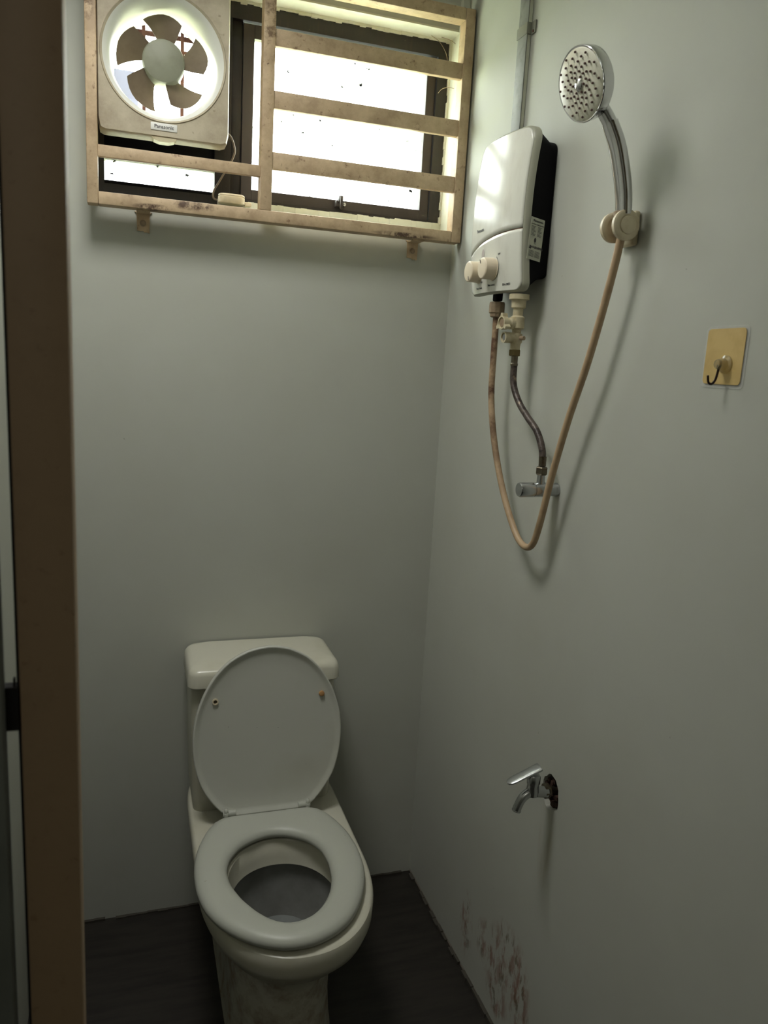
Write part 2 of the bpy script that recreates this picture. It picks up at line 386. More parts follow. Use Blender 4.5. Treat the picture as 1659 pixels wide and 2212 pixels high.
# reveal linings (painted plaster of the opening)
bm = nb(); bx(bm, (OX0, -.0005, OZ1-.004), (OX1, FY, OZ1)); bx(bm, (OX1-.004, -.0005, OZ0), (OX1, FY, OZ1)); bx(bm, (OX0, -.0005, OZ0), (OX0+.004, FY, OZ1)); obj('reveal', bm, 'soffit', w1)

# ------------------------------------------------------------------ window grille
GY0, GY1 = -.065, -.028
gr = thing('window_grille', (-.44, GY1, 1.800), 'rusty tan painted steel grille of flat bars in front of the high window', 'grille')
gx0, gx1, gz0, gz1 = -.8775, -.0045, 1.801, 2.331
box('stile', (gx0, GY0, gz0), (-.8545, GY1, gz1), 'tan', gr, .0025)
box('stile', (-.0298, GY0, gz0), (gx1, GY1, gz1), 'tan', gr, .0025)
box('rail', (-.8545, GY0+.0006, gz0), (-.0298, GY1, 1.8272), 'tan', gr, .002)
box('rail', (-.8545, GY0+.0006, 2.3035), (-.0298, GY1, gz1), 'tan', gr, .002)
box('post', (-.5065, GY0+.0004, 1.8272), (-.4798, GY1, 2.3035), 'tan', gr, .002)
for z0, z1 in ((2.1755, 2.2110), (2.0470, 2.0840), (1.9185, 1.9550)):
    box('bar', (-.4798, GY0+.004, z0), (-.0298, GY0+.018, z1), 'tan', gr, .001)
box('bar', (-.8545, GY0+.004, 1.8985), (-.5065, GY0+.018, 1.9225), 'tan', gr, .001)
for x0 in (-.7755, -.1235):
    bm = nb(); P = []
    for k in range(9): P.append((x0+.0015+.0265*k/8, 1.7625+random.uniform(-.0018, .0018)-(.004 if k > 4 else 0)))
    prof = [(x0, 1.800)] + P + [(x0+.029, 1.800), (x0+.034, 1.8035), (x0-.004, 1.8035)]
    prism(bm, [(x, -.004, z) for x, z in prof], (0, .0036, 0))
    bx(bm, (x0, -.05, 1.799), (x0+.029, -.0004, 1.8025))
    br = obj('bracket', bm, 'tan', gr)
    lathe(bm := nb(), (x0+.014, -.004, 1.779), (0, -1, 0), [(0, .0072), (.0012, .0072), (.0012, .0045), (.003, .004), (.0034, .001)], 20); obj('screw', bm, 'cream_d', br, smooth=True)

# ------------------------------------------------------------------ exhaust fan
FX0, FX1, FZ0, FZ1, FF, FB = -.8545, -.5775, 1.956, 2.272, -.048, -.002
fan = thing('exhaust_fan', (FC.x, FB, FZ0), 'dusty cream square exhaust fan set in the left side of the high window', 'fan')
def rr_pts(x0, x1, z0, z1, r, n=40):
    """square outline sampled at equal angles from the centre, so it can be bridged to a circle"""
    P = []
    for k in range(n):
        a = 2*math.pi*k/n; c, s = math.cos(a), math.sin(a); tx = ((x1-FC.x) if c > 0 else (FC.x-x0))/max(abs(c), 1e-6); tz = ((z1-FC.z) if s > 0 else (FC.z-z0))/max(abs(s), 1e-6)
        t = min(tx, tz); P.append((FC.x+c*t, FC.z+s*t))
    return P
def ring(r, y, n=96): return [(FC.x+r*math.cos(2*math.pi*k/n), y, FC.z+r*math.sin(2*math.pi*k/n)) for k in range(n)]
sq = rr_pts(FX0, FX1, FZ0, FZ1, 0, 96)
# snap the nearest samples on the exact corners
for cx_, cz_ in ((FX0, FZ0), (FX1, FZ0), (FX0, FZ1), (FX1, FZ1)):
    i = min(range(96), key=lambda k: (sq[k][0]-cx_)**2+(sq[k][1]-cz_)**2); sq[i] = (cx_+(.004 if cx_ == FX0 else -.004), cz_+(.004 if cz_ == FZ0 else -.004))
bm = nb()
ins = [(FC.x+(x-FC.x)*.982, FC.z+(z-FC.z)*.982) for x, z in sq]
loft(bm, [[(x, FB, z) for x, z in sq], [(x, FF+.006, z) for x, z in sq], [(x, FF, z) for x, z in ins], ring(.1325, FF), ring(.131, FF-.0022), ring(.129, FF-.0010), ring(.127, FF+.001)], cap0=False, cap1=False)
obj('panel', bm, 'fan', fan, smooth=True)
bm = nb(); loft(bm, [ring(.127, FF+.001), ring(.121, FF+.007), ring(.115, FF+.018), ring(.1115, FF+.035), ring(.110, .02), ring(.110, .085), ring(.1125, .085), ring(.1135, .01), ring(.1135, FF+.036), ring(.118, FF+.020), ring(.126, FF+.006)], cap0=False, cap1=False)
obj('throat', bm, 'fan_in', fan, smooth='all')
HY = -.020
lathe(bm := nb(), (FC.x, HY+.045, FC.z+.003), (0, -1, 0), [(0, .040), (.004, .0455), (.036, .0455), (.042, .043), (.045, .036), (.0455, .0)], 40); obj('hub', bm, 'hub', fan, smooth=True)
lathe(bm := nb(), (FC.x, HY+.047, FC.z+.003), (0, 1, 0), [(0, .03), (.006, .034), (.05, .034), (.056, .028)], 28); obj('motor', bm, 'fan_in', fan, smooth=True)
for kk, ang in enumerate((84, 12, -60, -132, 156)):
    bm = nb(); G = []; nr, nt = 7, 9
    for i in range(nr):
        s = i/(nr-1); r = .040+s*.060; row = []
        for j in range(nt):
            u = j/(nt-1)*2-1
            half = math.radians(21+s*5); a = math.radians(ang)+u*half+math.radians(10*s-4)
            rr = r-(.013*s*max(0, -u)**1.5)-(.002*s*max(0, u)**4)
            y = HY+.024+u*(.013+.002*s)
            row.append((Vector((FC.x+rr*math.cos(a), y, FC.z+.003+rr*math.sin(a)))))
        G.append(row)
    for off in (0, .0016):
        V = [[bm.verts.new(p+Vector((0, off, 0))) for p in row] for row in G]
        for i in range(nr-1):
            for j in range(nt-1): bm.faces.new((V[i][j], V[i][j+1], V[i+1][j+1], V[i+1][j]))
        if off == 0: V0 = V
    rim = lambda V: V[0]+[V[i][-1] for i in range(1, nr)]+V[-1][-2::-1]+[V[i][0] for i in range(nr-2, 0, -1)]
    A, B = rim(V0), rim(V)
    for i in range(len(A)): bm.faces.new((A[i], A[(i+1) % len(A)], B[(i+1) % len(A)], B[i]))
    obj('blade', bm, 'blade', fan, smooth=True)
np_ = box('nameplate', (-.7455, FF-.0016, 1.9695), (-.6895, FF, 1.985), 'fan_in', fan, .0008)
text('lettering', 'Panasonic', .0105, (-.7175, FF-.0018, 1.9772), (1, 0, 0), (0, 0, 1), 'ink', np_)
bm = nb(); prism(bm, [(FC.x+x, FF+.002, FZ0+z) for x, z in ((-.027, .001), (-.022, -.005), (-.01, -.0085), (.01, -.0085), (.022, -.005), (.027, .001))], (0, .028, 0)); obj('pull_tab', bm, 'cream_y', fan)
bm = nb(); tube(bm, [(-.5785, -.012, 1.995), (-.566, -.006, 1.985), (-.5575, .0, 1.962), (-.561, .010, 1.945), (-.572, .030, 1.925), (-.586, .040, 1.900), (-.600, .042, 1.875), (-.6005, .044, 1.860), (-.592, .045, 1.856)], .0022, 8)
pc = obj('power_cord', bm, plain('grey_cord', (120, 106, 92), .5), fan, smooth='all'); pc['label'] = 'thin grey cord looping down to the cream box'
# rear guard rods and the opened shutter flaps outside the throat
for x in (-.757, -.671):
    bm = nb(); bx(bm, (x-.004, .089, 2.0), (x+.004, .094, 2.235)); obj('guard_rod', bm, 'rod', fan)
bm = nb(); bx(bm, (-.835, .095, 2.178), (-.600, .099, 2.184)); bx(bm, (-.835, .095, 2.205), (-.60, .099, 2.215)); obj('guard_rail', bm, 'rod', fan)
for z, d in ((2.155, .03), (2.185, .03)):
    bm = nb(); prism(bm, [(-.815, .10, z), (-.620, .10, z), (-.620, .104, z), (-.815, .104, z)], (0, .075, d)); obj('shutter_flap', bm, 'cream', fan)
box('side_flap', (-.822, .10, 2.05), (-.770, .104, 2.125), 'lav', fan)

# box on the sill
jb = thing('plug_box', (-.560, .034, 1.847), 'small round-ended cream plastic box on the window sill under the fan cord', 'box')
bm = nb(); loft(bm, [[(-.560+.031*math.copysign(abs(math.cos(a))**.6, math.cos(a))*s, .030+.018*math.copysign(abs(math.sin(a))**.6, math.sin(a))*s, z) for a in [2*math.pi*k/28 for k in range(28)]] for z, s in ((1.847, .92), (1.849, 1), (1.862, 1), (1.8625, .96), (1.8640, .96), (1.8645, 1), (1.867, .98), (1.8685, .9))])
obj('body', bm, 'cream', jb, smooth=True)
bm = nb(); bx(bm, (-.529, .028, 1.847), (-.512, .044, 1.856), .002); obj('outlet_stub', bm, 'cream', jb, smooth=True)

# corner pipe above the grille, and the cable trunking above the heater
bm = nb(); bx(bm, (-.0205, -.018, 2.30), (-.0005, -.0002, ZC), .002); tag(obj('corner_trunking', bm, 'wall', smooth=True), 'pale painted trunking up the room corner behind the top of the grille', 'trunking')
ct = thing('cable_trunking', (-.006, -.335, 1.955), 'pale painted cable trunking running up the right wall from the water heater', 'trunking')
box('channel', (-.0005, -.353, 1.955), (-.009, -.317, ZC), plain('trunk_paint', (222, 222, 208), .6, var=(200, 198, 184), vs=30), ct, .001)
box('channel_cover', (-.009, -.3555, 1.955), (-.0115, -.3145, ZC), plain('trunk_cover_grey', (128, 130, 126), .6, var=(104, 104, 98), vs=40), ct, .001)
bm = nb(); bx(bm, (-.0135, -.3575, 2.178), (-.0005, -.312, 2.20), .001); bx(bm, (-.0035, -.3745, 2.176), (-.0003, -.357, 2.20), .001); cl = obj('clip', bm, plain('clip_grey', (132, 132, 120), .6), ct, smooth=True)
lathe(bm := nb(), (-.0035, -.368, 2.180), (-1, 0, 0), [(0, .003), (.002, .002)], 10); obj('screw', bm, 'rod', cl)

# ------------------------------------------------------------------ water heater
HY0, HY1, HZ0, HZ1 = -.520, -.300, 1.652, 1.962
YC, ZM = (HY0+HY1)/2, 1.80
ht = thing('water_heater', (-.001, YC, HZ0), 'white instant water heater with black sides and two ivory knobs on the right wall', 'water heater')
def hx(y, z):
    u = (y-YC)/((HY1-HY0)/2); w = (z-ZM)/.165
    left = .012*(u+1)/2
    return .050+left+.020*(1-u*u)*.8+.014*(1-w*w)
def outl(s=1.0, rt=.030, rb=.018, dz=0.0):
    """rounded-rectangle outline (y, z), slightly bowed at the top"""
    P = []; w = (HY1-HY0)/2*s; zt = HZ1-(1-s)*.1+dz; zb = HZ0+(1-s)*.1
    cs = ((w-rt, zt-rt, rt, 0), (-(w-rt), zt-rt, rt, 90), (-(w-rb), zb+rb, rb, 180), (w-rb, zb+rb, rb, 270))
    for cy_, cz_, r, a0 in cs:
        for k in range(9):
            a = math.radians(a0+90*k/8); P.append((YC+cy_+r*math.cos(a), cz_+r*math.sin(a)))
    Q = []; n = len(P)
    for i in range(n):
        a, b = P[i], P[(i+1) % n]; Q.append(a); L = math.hypot(b[0]-a[0], b[1]-a[1]); k = int(L/.02)
        for j in range(1, k): Q.append((a[0]+(b[0]-a[0])*j/k, a[1]+(b[1]-a[1])*j/k))
    return Q
O = outl()
def inset(P, d): return [(YC+(y-YC)*(1-d/.11), ZM+(z-ZM)*(1-d/.155)) for y, z in P]
# black body: slightly narrower at the wall, shoulder at the top
bm = nb()
ib = [(YC+(y-YC)*.90, z-(.022*max(0, (z-1.90)/.06))+(.030*max(0, (1.70-z)/.05))) for y, z in O]
mid = [(YC+(y-YC)*.985, ZM+(z-ZM)*.985) for y, z in O]
loft(bm, [[(-.0015, y, z) for y, z in ib], [(-.014, YC+(y-YC)*1.01, z) for y, z in ib], [(-hx(y, z)+.012, y, z) for y, z in mid]])
hb = obj('back_body', bm, 'black', ht, smooth=True); hb['label'] = 'black side casing'
# groove line: z as a function of y on the front
def gz(y):
    u = (y-HY0)/(HY1-HY0); return 1.770-.034*u**1.9
bm = nb(); rings = [[(-hx(y, z)+.013, y, z) for y, z in O], [(-hx(y, z)+.002, y, z) for y, z in O], [(-hx(y, z)-.0005, y, z) for y, z in inset(O, .0035)]]
loft(bm, rings, cap0=False, cap1=False); tr_ = obj('edge_trim', bm, 'trimg', ht, smooth='all'); tr_['label'] = 'greyed edge band of the cover'
def front(sel, name, mat, off=0.0):
    """front skin above or below the groove, as a grid clipped to the outline"""
    bm = nb(); I = inset(O, .0035); n, m_ = 30, 26
    def yspan(z):
        ys = []
        for i in range(len(I)):
            (y0, z0), (y1, z1) = I[i], I[(i+1) % len(I)]
            if (z0-z)*(z1-z) <= 0 and abs(z1-z0) > 1e-9: ys.append(y0+(y1-y0)*(z-z0)/(z1-z0))
        return min(ys), max(ys)
    zt = max(z for y, z in I)-1e-4; zb = min(z for y, z in I)+1e-4
    rows = []
    for i in range(n+1):
        s = 1-(1-i/n)**1.6 if sel == 'up' else (i/n)**1.6
        row = []
        for j in range(m_+1):
            v = j/m_
            if sel == 'up':
                # from groove (s=0) up to the top
                yy = HY0+.003+(HY1-HY0-.006)*v; z = gz(yy)+.0012+(zt-gz(yy)-.0012)*s
            else:
                yy = HY0+.003+(HY1-HY0-.006)*v; z = zb+(gz(yy)-.0012-zb)*s
            a, b = yspan(min(max(z, zb), zt)); yy = a+(b-a)*v
            row.append(bm.verts.new((-hx(yy, z)-.0006-off, yy, z)))
        rows.append(row)
    for i in range(n):
        for j in range(m_): bm.faces.new((rows[i][j], rows[i][j+1], rows[i+1][j+1], rows[i+1][j]))
    o = obj(name, bm, mat, ht, smooth='all')
    md = o.modifiers.new('thick', 'SOLIDIFY'); md.thickness = .002; md.offset = 0
    return o
fc = front('up', 'front_cover', 'heater'); cp = front('down', 'control_panel', 'heater')
bm = nb(); V = []
for j in range(25):
    y = HY0+.004+(HY1-HY0-.008)*j/24; hw = .0008+.0016*min(1, j/14); z = gz(y)
    V.append((bm.verts.new((-hx(y, z)-.0004, y, z-hw)), bm.verts.new((-hx(y, z)-.0004, y, z+hw))))
for a, b in zip(V, V[1:]): bm.faces.new((a[0], b[0], b[1], a[1]))
obj('groove', bm, 'groove', ht)
# knobs
def surf_n(y, z):
    e = .002; dy = (hx(y+e, z)-hx(y-e, z))/(2*e); dz = (hx(y, z+e)-hx(y, z-e))/(2*e)
    return Vector((-1, -dy, -dz)).normalized()
for (y, z, a) in ((-.359, 1.699, -70), (-.427, 1.700, 118)):
    p = Vector((-hx(y, z)-.001, y, z)); nn = Vector((-1, .0, -.02)).normalized()
    lathe(bm := nb(), p+nn*-.001, nn, [(0, .0236), (.0012, .0236), (.0013, .0218), (.024, .0212), (.0256, .0198), (.026, .018), (.026, 0)], 40); k_ = obj('knob', bm, 'knob', ht, smooth=True)
    X, Y, _ = frame_of(nn); d = X*math.cos(math.radians(a))+Y*math.sin(math.radians(a)); t = nn.cross(d)
    bm = nb(); q = p+nn*.0253; prism(bm, [q+d*.011-t*.0006, q+d*.0195-t*.0006, q+d*.0195+t*.0006, q+d*.011+t*.0006], nn*.0006); obj('pointer_mark', bm, 'ink', k_)
# arc and printing round the knobs
bm = nb(); p = Vector((-hx(-.427, 1.70)-.0018, -.427, 1.70)); L = []
for k in range(24):
    a = math.radians(-20-110*k/23+110); L.append((Vector((p.x, p.y-.0262*math.cos(a), p.z+.0262*math.sin(a))), Vector((p.x, p.y-.0275*math.cos(a), p.z+.0275*math.sin(a)))))
for (a, b), (c, d) in zip(L, L[1:]): bm.faces.new([bm.verts.new(q) for q in (a, c, d, b)])
obj('dial_arc', bm, 'ink', cp, fix=False)
def htxt(s, size, y, z, mat='ink', nm='lettering', par=None):
    nn = surf_n(y, z); X = Vector((0, -1, 0)); X = (X-nn*X.dot(nn)).normalized(); Y = nn.cross(X)
    return text(nm, s, size, Vector((-hx(y, z)-.0018, y, z))+nn*.0004, X, Y, mat, par)
htxt('Panasonic', .0095, -.368, 1.782, par=fc)
htxt('Temp Control', .0058, -.362, 1.6655, par=cp); htxt('ON', .0055, -.377, 1.677, par=cp); htxt('Main Switch', .0058, -.421, 1.6685, par=cp); htxt('DH-3MS1', .0062, -.474, 1.667, par=cp); htxt('OFF', .005, -.452, 1.727, par=cp)
bm = nb(); y, z = -.386, 1.733; prism(bm, [(-hx(y, z)-.0016, y+.006*math.cos(a), z+.010*math.sin(a)) for a in [2*math.pi*k/20 for k in range(20)]], (-.0006, 0, 0)); obj('indicator_lamp', bm, 'inkl', cp)
# rating sticker on the black side (faces the camera side, -y)
def side_pt(s, z):      # s: 0 at the cover, 1 near the wall
    x = -.046+.036*s; return Vector((x, -.5195+.0145*max(0, (x+.046)/.036)**1.0*.55-.0020, z))
SA = (Vector((-.0540, -.5262, 0)), Vector((-.0210, -.5195, 0)))
def sp(u, v, off=0):
    a, b = SA; p = a.lerp(b, u); nrm = Vector((b.y-a.y, -(b.x-a.x), 0)).normalized(); nrm = nrm if nrm.y < 0 else -nrm
    return Vector((p.x-.0035*(1-v), p.y, 1.713+v*.078-.004*u))+nrm*(.0012+off)
bm = nb(); prism(bm, [sp(0, .0), sp(1, .0), sp(1, 1), sp(0, 1)], sp(0, 0)-sp(0, 0, .0004)); st = obj('rating_sticker', bm, 'paper', ht); st['label'] = 'white rating sticker on the black side'
X = (sp(1, .5)-sp(0, .5)).normalized(); Y = Vector((0, 0, 1))
text('lettering', 'Panasonic', .0062, sp(.53, .925, .0006), X, Y, 'ink', st); text('lettering', 'ELECTRIC HOME SHOWER', .0026, sp(.5, .84, .0006), X, Y, 'ink', st)
text('lettering', 'WARNING', .0064, sp(.62, .30, .0006), X, Y, 'ink', st)
bm = nb()
def quad(u0, v0, u1, v1): bm.faces.new([bm.verts.new(sp(*q, .0005)) for q in ((u0, v0), (u1, v0), (u1, v1), (u0, v1))])
for k in range(8): v = .785-k*.030; quad(.08, v, .08+random.uniform(.22, .38), v+.010); quad(.55, v, .62+random.uniform(.12, .26), v+.010)
for k in range(6): v = .205-k*.026; quad(.08, v, .45, v+.010); quad(.52, v, .90, v+.009)
bm.faces.new([bm.verts.new(sp(*q, .0005)) for q in ((.06, .25), (.22, .25), (.14, .35))])
bm.faces.new([bm.verts.new(sp(.45+.075*math.cos(a), .475+.055*math.sin(a)*(1.15 if math.sin(a) < 0 else 1), .0005)) for a in [2*math.pi*k/18 for k in range(18)]])
quad(.38, .385, .54, .395)
obj('small_print', bm, 'ink', st, fix=False)
box('underside_port', (-.057, -.406, 1.639), (-.041, -.386, 1.660), 'black', ht, .003)

# outlet nut and shower hose (beige), from the heater down and up to the holder
sh = thing('shower_hose', (-.042, -.412, 1.63), 'stained beige shower hose hanging in a loop from heater to hand shower', 'hose')
lathe(bm := nb(), (-.049, -.396, 1.6375), (0, 0, -1), [(0, .0145), (.003, .0155), (.022, .0155), (.024, .0135), (.030, .0130), (.032, .0095)], 40, flute=1, namp=.06); obj('hose_nut', bm, 'cream_d', sh, smooth=True)
hp = [(-.049, -.396, 1.612), (-.049, -.398, 1.54), (-.049, -.404, 1.436), (-.046, -.433, 1.337), (-.042, -.482, 1.245), (-.038, -.535, 1.178), (-.037, -.575, 1.152), (-.037, -.612, 1.157), (-.037, -.635, 1.198), (-.037, -.668, 1.313), (-.037, -.706, 1.42), (-.037, -.749, 1.52), (-.037, -.785, 1.627), (-.037, -.806, 1.706), (-.037, -.812, 1.752)]
bm = nb(); tube(bm, hp, .0068, 14, 10); obj('hose_tube', bm, 'hose', sh, smooth='all')

# inlet valve under the heater (yellowed plastic)
vx, vy = -.045, -.487
iv = thing('inlet_valve', (vx, vy, 1.525), 'yellowed plastic stop valve with lugged knob between heater and dark braided hose', 'valve')
lathe(bm := nb(), (vx, vy, 1.648), (0, 0, -1), [(0, .020), (.010, .0205), (.012, .015), (.026, .0145), (.028, .0105), (.046, .0100)], 24); obj('union_nut', bm, 'cream_y', iv, smooth=True)
lathe(bm := nb(), (vx, vy, 1.606), (0, 0, -1), [(0, .0105), (.003, .0145), (.024, .0150), (.028, .0095), (.034, .009), (.036, .0125), (.052, .0130), (.056, .0105), (.068, .0100)], 24); obj('valve_body', bm, 'cream_y', iv, smooth=True)
kd = Vector((-.995, -.10, .0)).normalized(); kb = Vector((vx, vy, 1.590))
lathe(bm := nb(), kb+kd*.008, kd, [(0, .0115), (.010, .0120), (.012, .0105), (.018, .0105)], 20); obj('bonnet', bm, 'cream_y', iv, smooth=True)
lathe(bm := nb(), kb+kd*.026, kd, [(0, .0128), (.012, .0135), (.0122, .0110), (.009, .0100), (.009, 0)], 28)
X, Y, _ = frame_of(kd)
for a in (90, 210, 330):
    d = X*math.cos(math.radians(a))+Y*math.sin(math.radians(a)); t = kd.cross(d); c = kb+kd*.026
    prism(bm, [c+d*.011-t*.005, c+d*.0195-t*.0028, c+d*.0195+t*.0028, c+d*.011+t*.005], kd*.012)
obj('lugged_knob', bm, 'cream_y', iv, smooth=True)
lathe(bm := nb(), kb+kd*.0355, kd, [(0, .0075), (.001, .0075), (.0012, 0)], 16); obj('knob_cap', bm, 'cream_d', iv)
tb = Vector((vx, vy, 1.562))
lathe(bm := nb(), tb+kd*.004, kd, [(0, .0105), (.026, .0110), (.0262, .0085), (.022, .008), (.022, 0)], 22); tf = obj('test_port', bm, 'cream_y', iv, smooth=True)
lathe(bm := nb(), tb+kd*.0262, kd, [(0, .006), (.002, .0062), (.0022, .0)], 16); obj('port_insert', bm, 'chrome_w', tf)
lathe(bm := nb(), tb, (.35, -.93, 0), [(.008, .0045), (.022, .0045), (.0222, 0)], 10); obj('side_pin', bm, 'cream_d', iv)
lathe(bm := nb(), (vx, vy, 1.5390), (0, 0, -1), [(0, .0115), (.001, .0125), (.012, .0125), (.013, .010)], 6); obj('brass_nut', bm, 'brass', iv)

# braided supply hose and chrome angle valve
sy = thing('supply_hose', (-.04, -.56, 1.31), 'dark braided supply hose curving from heater valve to chrome angle valve', 'hose')
lathe(bm := nb(), (vx, vy-.002, 1.526), (0, 0, -1), [(0, .0068), (.014, .0068), (.015, .0078), (.019, .0078), (.0195, .0068)], 18); obj('ferrule', bm, 'dull', sy, smooth=True)
bm = nb(); tube(bm, [(vx, vy-.002, 1.512), (-.045, -.494, 1.47), (-.043, -.520, 1.435), (-.040, -.556, 1.408), (-.037, -.594, 1.383), (-.036, -.618, 1.352), (-.037, -.626, 1.325)], .0068, 14, 10); obj('hose_tube', bm, 'braid', sy, smooth='all')
lathe(bm := nb(), (-.037, -.6265, 1.338), (0, 0, -1), [(0, .0072), (.018, .0072), (.019, .006)], 18); obj('ferrule', bm, 'dull', sy, smooth=True)
lathe(bm := nb(), (-.037, -.6265, 1.318), (0, 0, -1), [(0, .0100), (.002, .0122), (.013, .0122), (.016, .0098)], 6); obj('hose_nut', bm, 'dull', sy)
av = thing('angle_valve', (-.035, -.62, 1.26), 'chrome angle valve on the right wall at the foot of the braided hose', 'valve')
lathe(bm := nb(), (-.037, -.6265, 1.304), (0, 0, -1), [(0, .0075), (.014, .0080), (.022, .0080)], 18); obj('outlet_stem', bm, 'chrome_w', av, smooth=True)
lathe(bm := nb(), (-.0005, -.6265, 1.273), (-1, 0, 0), [(0, .0135), (.003, .0135), (.005, .0125), (.020, .0125), (.021, .0142), (.050, .0142), (.0505, .0132), (.0515, .0132)], 28); obj('valve_body', bm, 'chrome_w', av, smooth=True)
lathe(bm := nb(), (-.052, -.6265, 1.273), (-1, 0, 0), [(0, .0128), (.001, .0145), (.028, .0145), (.031, .0130), (.0315, 0)], 28); obj('handle', bm, 'chrome_w', av, smooth=True)

# ------------------------------------------------------------------ holder, hand shower
HOY = -.815
ho = thing('shower_holder', (-.001, HOY, 1.715), 'off-white plastic two-lobed shower holder screwed to the right wall', 'bracket')
bm = nb(); bx(bm, (-.0005, -.828, 1.709), (-.012, -.790, 1.762), .005, 3) if False else None
bm = bx(nb(), (-.013, -.805, 1.709), (-.0005, -.764, 1.764), .005, 3); obj('wall_plate', bm, 'cream', ho, smooth=True)
bm = bx(nb(), (-.032, -.812, 1.720), (-.012, -.780, 1.752), .006, 3); obj('neck', bm, 'cream', ho, smooth=True)
for dy, w in ((-.0215, .010), (.0115, .010)):
    bm = nb(); yc = HOY+dy+.009
    pr = [(0, .021), (.0015, .0235), (.008, .0240), (.0098, .0215), (.0100, .0150), (.0092, .0140), (.0090, 0)]
    lathe(bm, (-.040, yc+.0105, 1.735), (0, -1, 0), pr, 36); o = obj('clamp_lobe', bm, 'cream', ho, smooth=True)
    if dy < 0: lathe(bm := nb(), (-.038, yc+.0013, 1.735), (0, -1, 0), [(0, .0142), (.0014, .0140), (.0022, .0125), (.0024, 0)], 28); obj('oval_cap', bm, 'cream', o, smooth=True)
lathe(bm := nb(), (-.038, HOY+.005, 1.722), (-.12, 0, 1), [(0, .0075), (.001, .0105), (.036, .0125), (.0365, .0115)], 24); obj('socket', bm, 'cream_d', ho, smooth=True)

hs = thing('hand_shower', (-.04, -.815, 1.75), 'chrome hand shower with round white nozzle face in the wall holder', 'shower head')
HN = Vector((-.9416, -.1136, -.3169)).normalized(); HCn = Vector((-.134, -.806, 1.932))
pth = [(-.040, -.813, 1.752), (-.045, -.814, 1.785), (-.054, -.814, 1.820), (-.066, -.813, 1.855), (-.081, -.811, 1.884), (-.099, -.808, 1.907)]
def flat_tube(bm, pts, wf, hf, seg=24, n=8):
    P = catmull(pts, n); L = len(P)
    for i in range(L): pass
    rings = []
    for i, p in enumerate(P):
        t = (P[min(i+1, L-1)]-P[max(i-1, 0)]).normalized(); y = Vector((0, 1, 0)); y = (y-t*y.dot(t)).normalized(); x = y.cross(t); s = i/(L-1)
        rings.append([p+x*hf(s)*math.copysign(abs(math.cos(a))**.8, math.cos(a))+y*wf(s)*math.copysign(abs(math.sin(a))**.8, math.sin(a)) for a in [2*math.pi*k/seg for k in range(seg)]])
    loft(bm, rings)
bm = nb(); flat_tube(bm, pth[:5], lambda s: .0145+.0008*math.sin(s*3.1), lambda s: .0105+.001*math.sin(s*3.1)); obj('handle', bm, 'chrome', hs, smooth=True)
bm = nb(); flat_tube(bm, [pth[3], pth[4], pth[5]], lambda s: .0118, lambda s: .0095); obj('neck', bm, 'chrome', hs, smooth=True)
bm = nb(); P = catmull([Vector(p)+Vector((-.004, -.0134, 0)) for p in pth[:5]], 8); tube(bm, P, .0018, 8, smooth=False); obj('side_seam', bm, 'dull', hs, smooth='all')
RH = .0575
lathe(bm := nb(), HCn-HN*.026, HN, [(-.006, .016), (-.004, .030), (.001, .0445), (.008, .0510), (.024, .0535), (.027, .0533), (.028, .0523), (.0275, .0505)], 56); hd = obj('head_shell', bm, 'chrome', hs, smooth=True)
lathe(bm := nb(), HCn-HN*.002, HN, [(0, .0505), (.0032, .0507), (.0045, .0492), (.0062, .028), (.0066, 0)], 56); fcp = obj('spray_face', bm, 'face', hs, smooth=True); fcp['label'] = 'off-white spray face with spiral nozzles'
lathe(bm := nb(), HCn+HN*.0042, HN, [(0, .0088), (.002, .0086), (.0042, .0064), (.0052, 0)], 24); obj('centre_button', bm, 'chrome', fcp, smooth=True)
X, Y, _ = frame_of(HN); bm = nb()
for arm in range(12):
    for k in range(6):
        r = .0120+k*.0066; a = 2*math.pi*arm/12-k*.20-.1
        if k == 0 and arm % 2: continue
        c = HCn+X*math.cos(a)*r+Y*math.sin(a)*r+HN*(.0062-.0017*(r/.054)**1.5)
        lathe(bm, c-HN*.0006, HN, [(0, .00185), (.0022, .0015), (.0024, .0008)], 8)
obj('nozzles', bm, 'nozzle', fcp, kind='stuff')

# ------------------------------------------------------------------ adhesive hook
wh = thing('wall_hook', (-.001, -1.038, 1.495), 'square gold-backed clear adhesive hook on the right wall, dark wire hook', 'hook')
def pad(y0, y1, z0, z1, r, x0, x1, slope=0, warp=0):
    P = []
    for cy_, cz_, a0 in ((y1-r, z1-r, 0), (y0+r, z1-r, 90), (y0+r, z0+r, 180), (y1-r, z0+r, 270)):
        for k in range(6):
            a = math.radians(a0+18*k); y = cy_+r*math.cos(a); z = cz_+r*math.sin(a)
            P.append((x0, y, z+warp*(math.sin((y-y0)/(y1-y0)*6)*.0008 if a0 < 180 else 0)))
    return prism(nb(), P, (x1-x0, 0, 0))
obj('clear_film', pad(-1.0795, -.9965, 1.490, 1.5755, .006, -.0004, -.0014), 'clear', wh)
obj('gold_pad', pad(-1.0745, -1.0005, 1.495, 1.5720, .006, -.0015, -.0022, warp=1), 'gold', wh)
hc = Vector((-.002, -1.0435, 1.5225))
lathe(bm := nb(), hc, (-1, 0, 0), [(0, .0130), (.002, .0125), (.004, .0085), (.013, .0075), (.016, .006), (.0165, 0)], 20); obj('clear_boss', bm, 'clearknob', wh, smooth=True)
bm = nb(); tube(bm, [hc+Vector(q) for q in ((-.011, 0, -.001), (-.0115, .001, -.012), (-.013, .002, -.022), (-.0165, .004, -.0275), (-.0205, .006, -.0255), (-.0225, .0065, -.016))], .0017, 8, 6); obj('hook_wire', bm, 'hookm', wh, smooth='all')

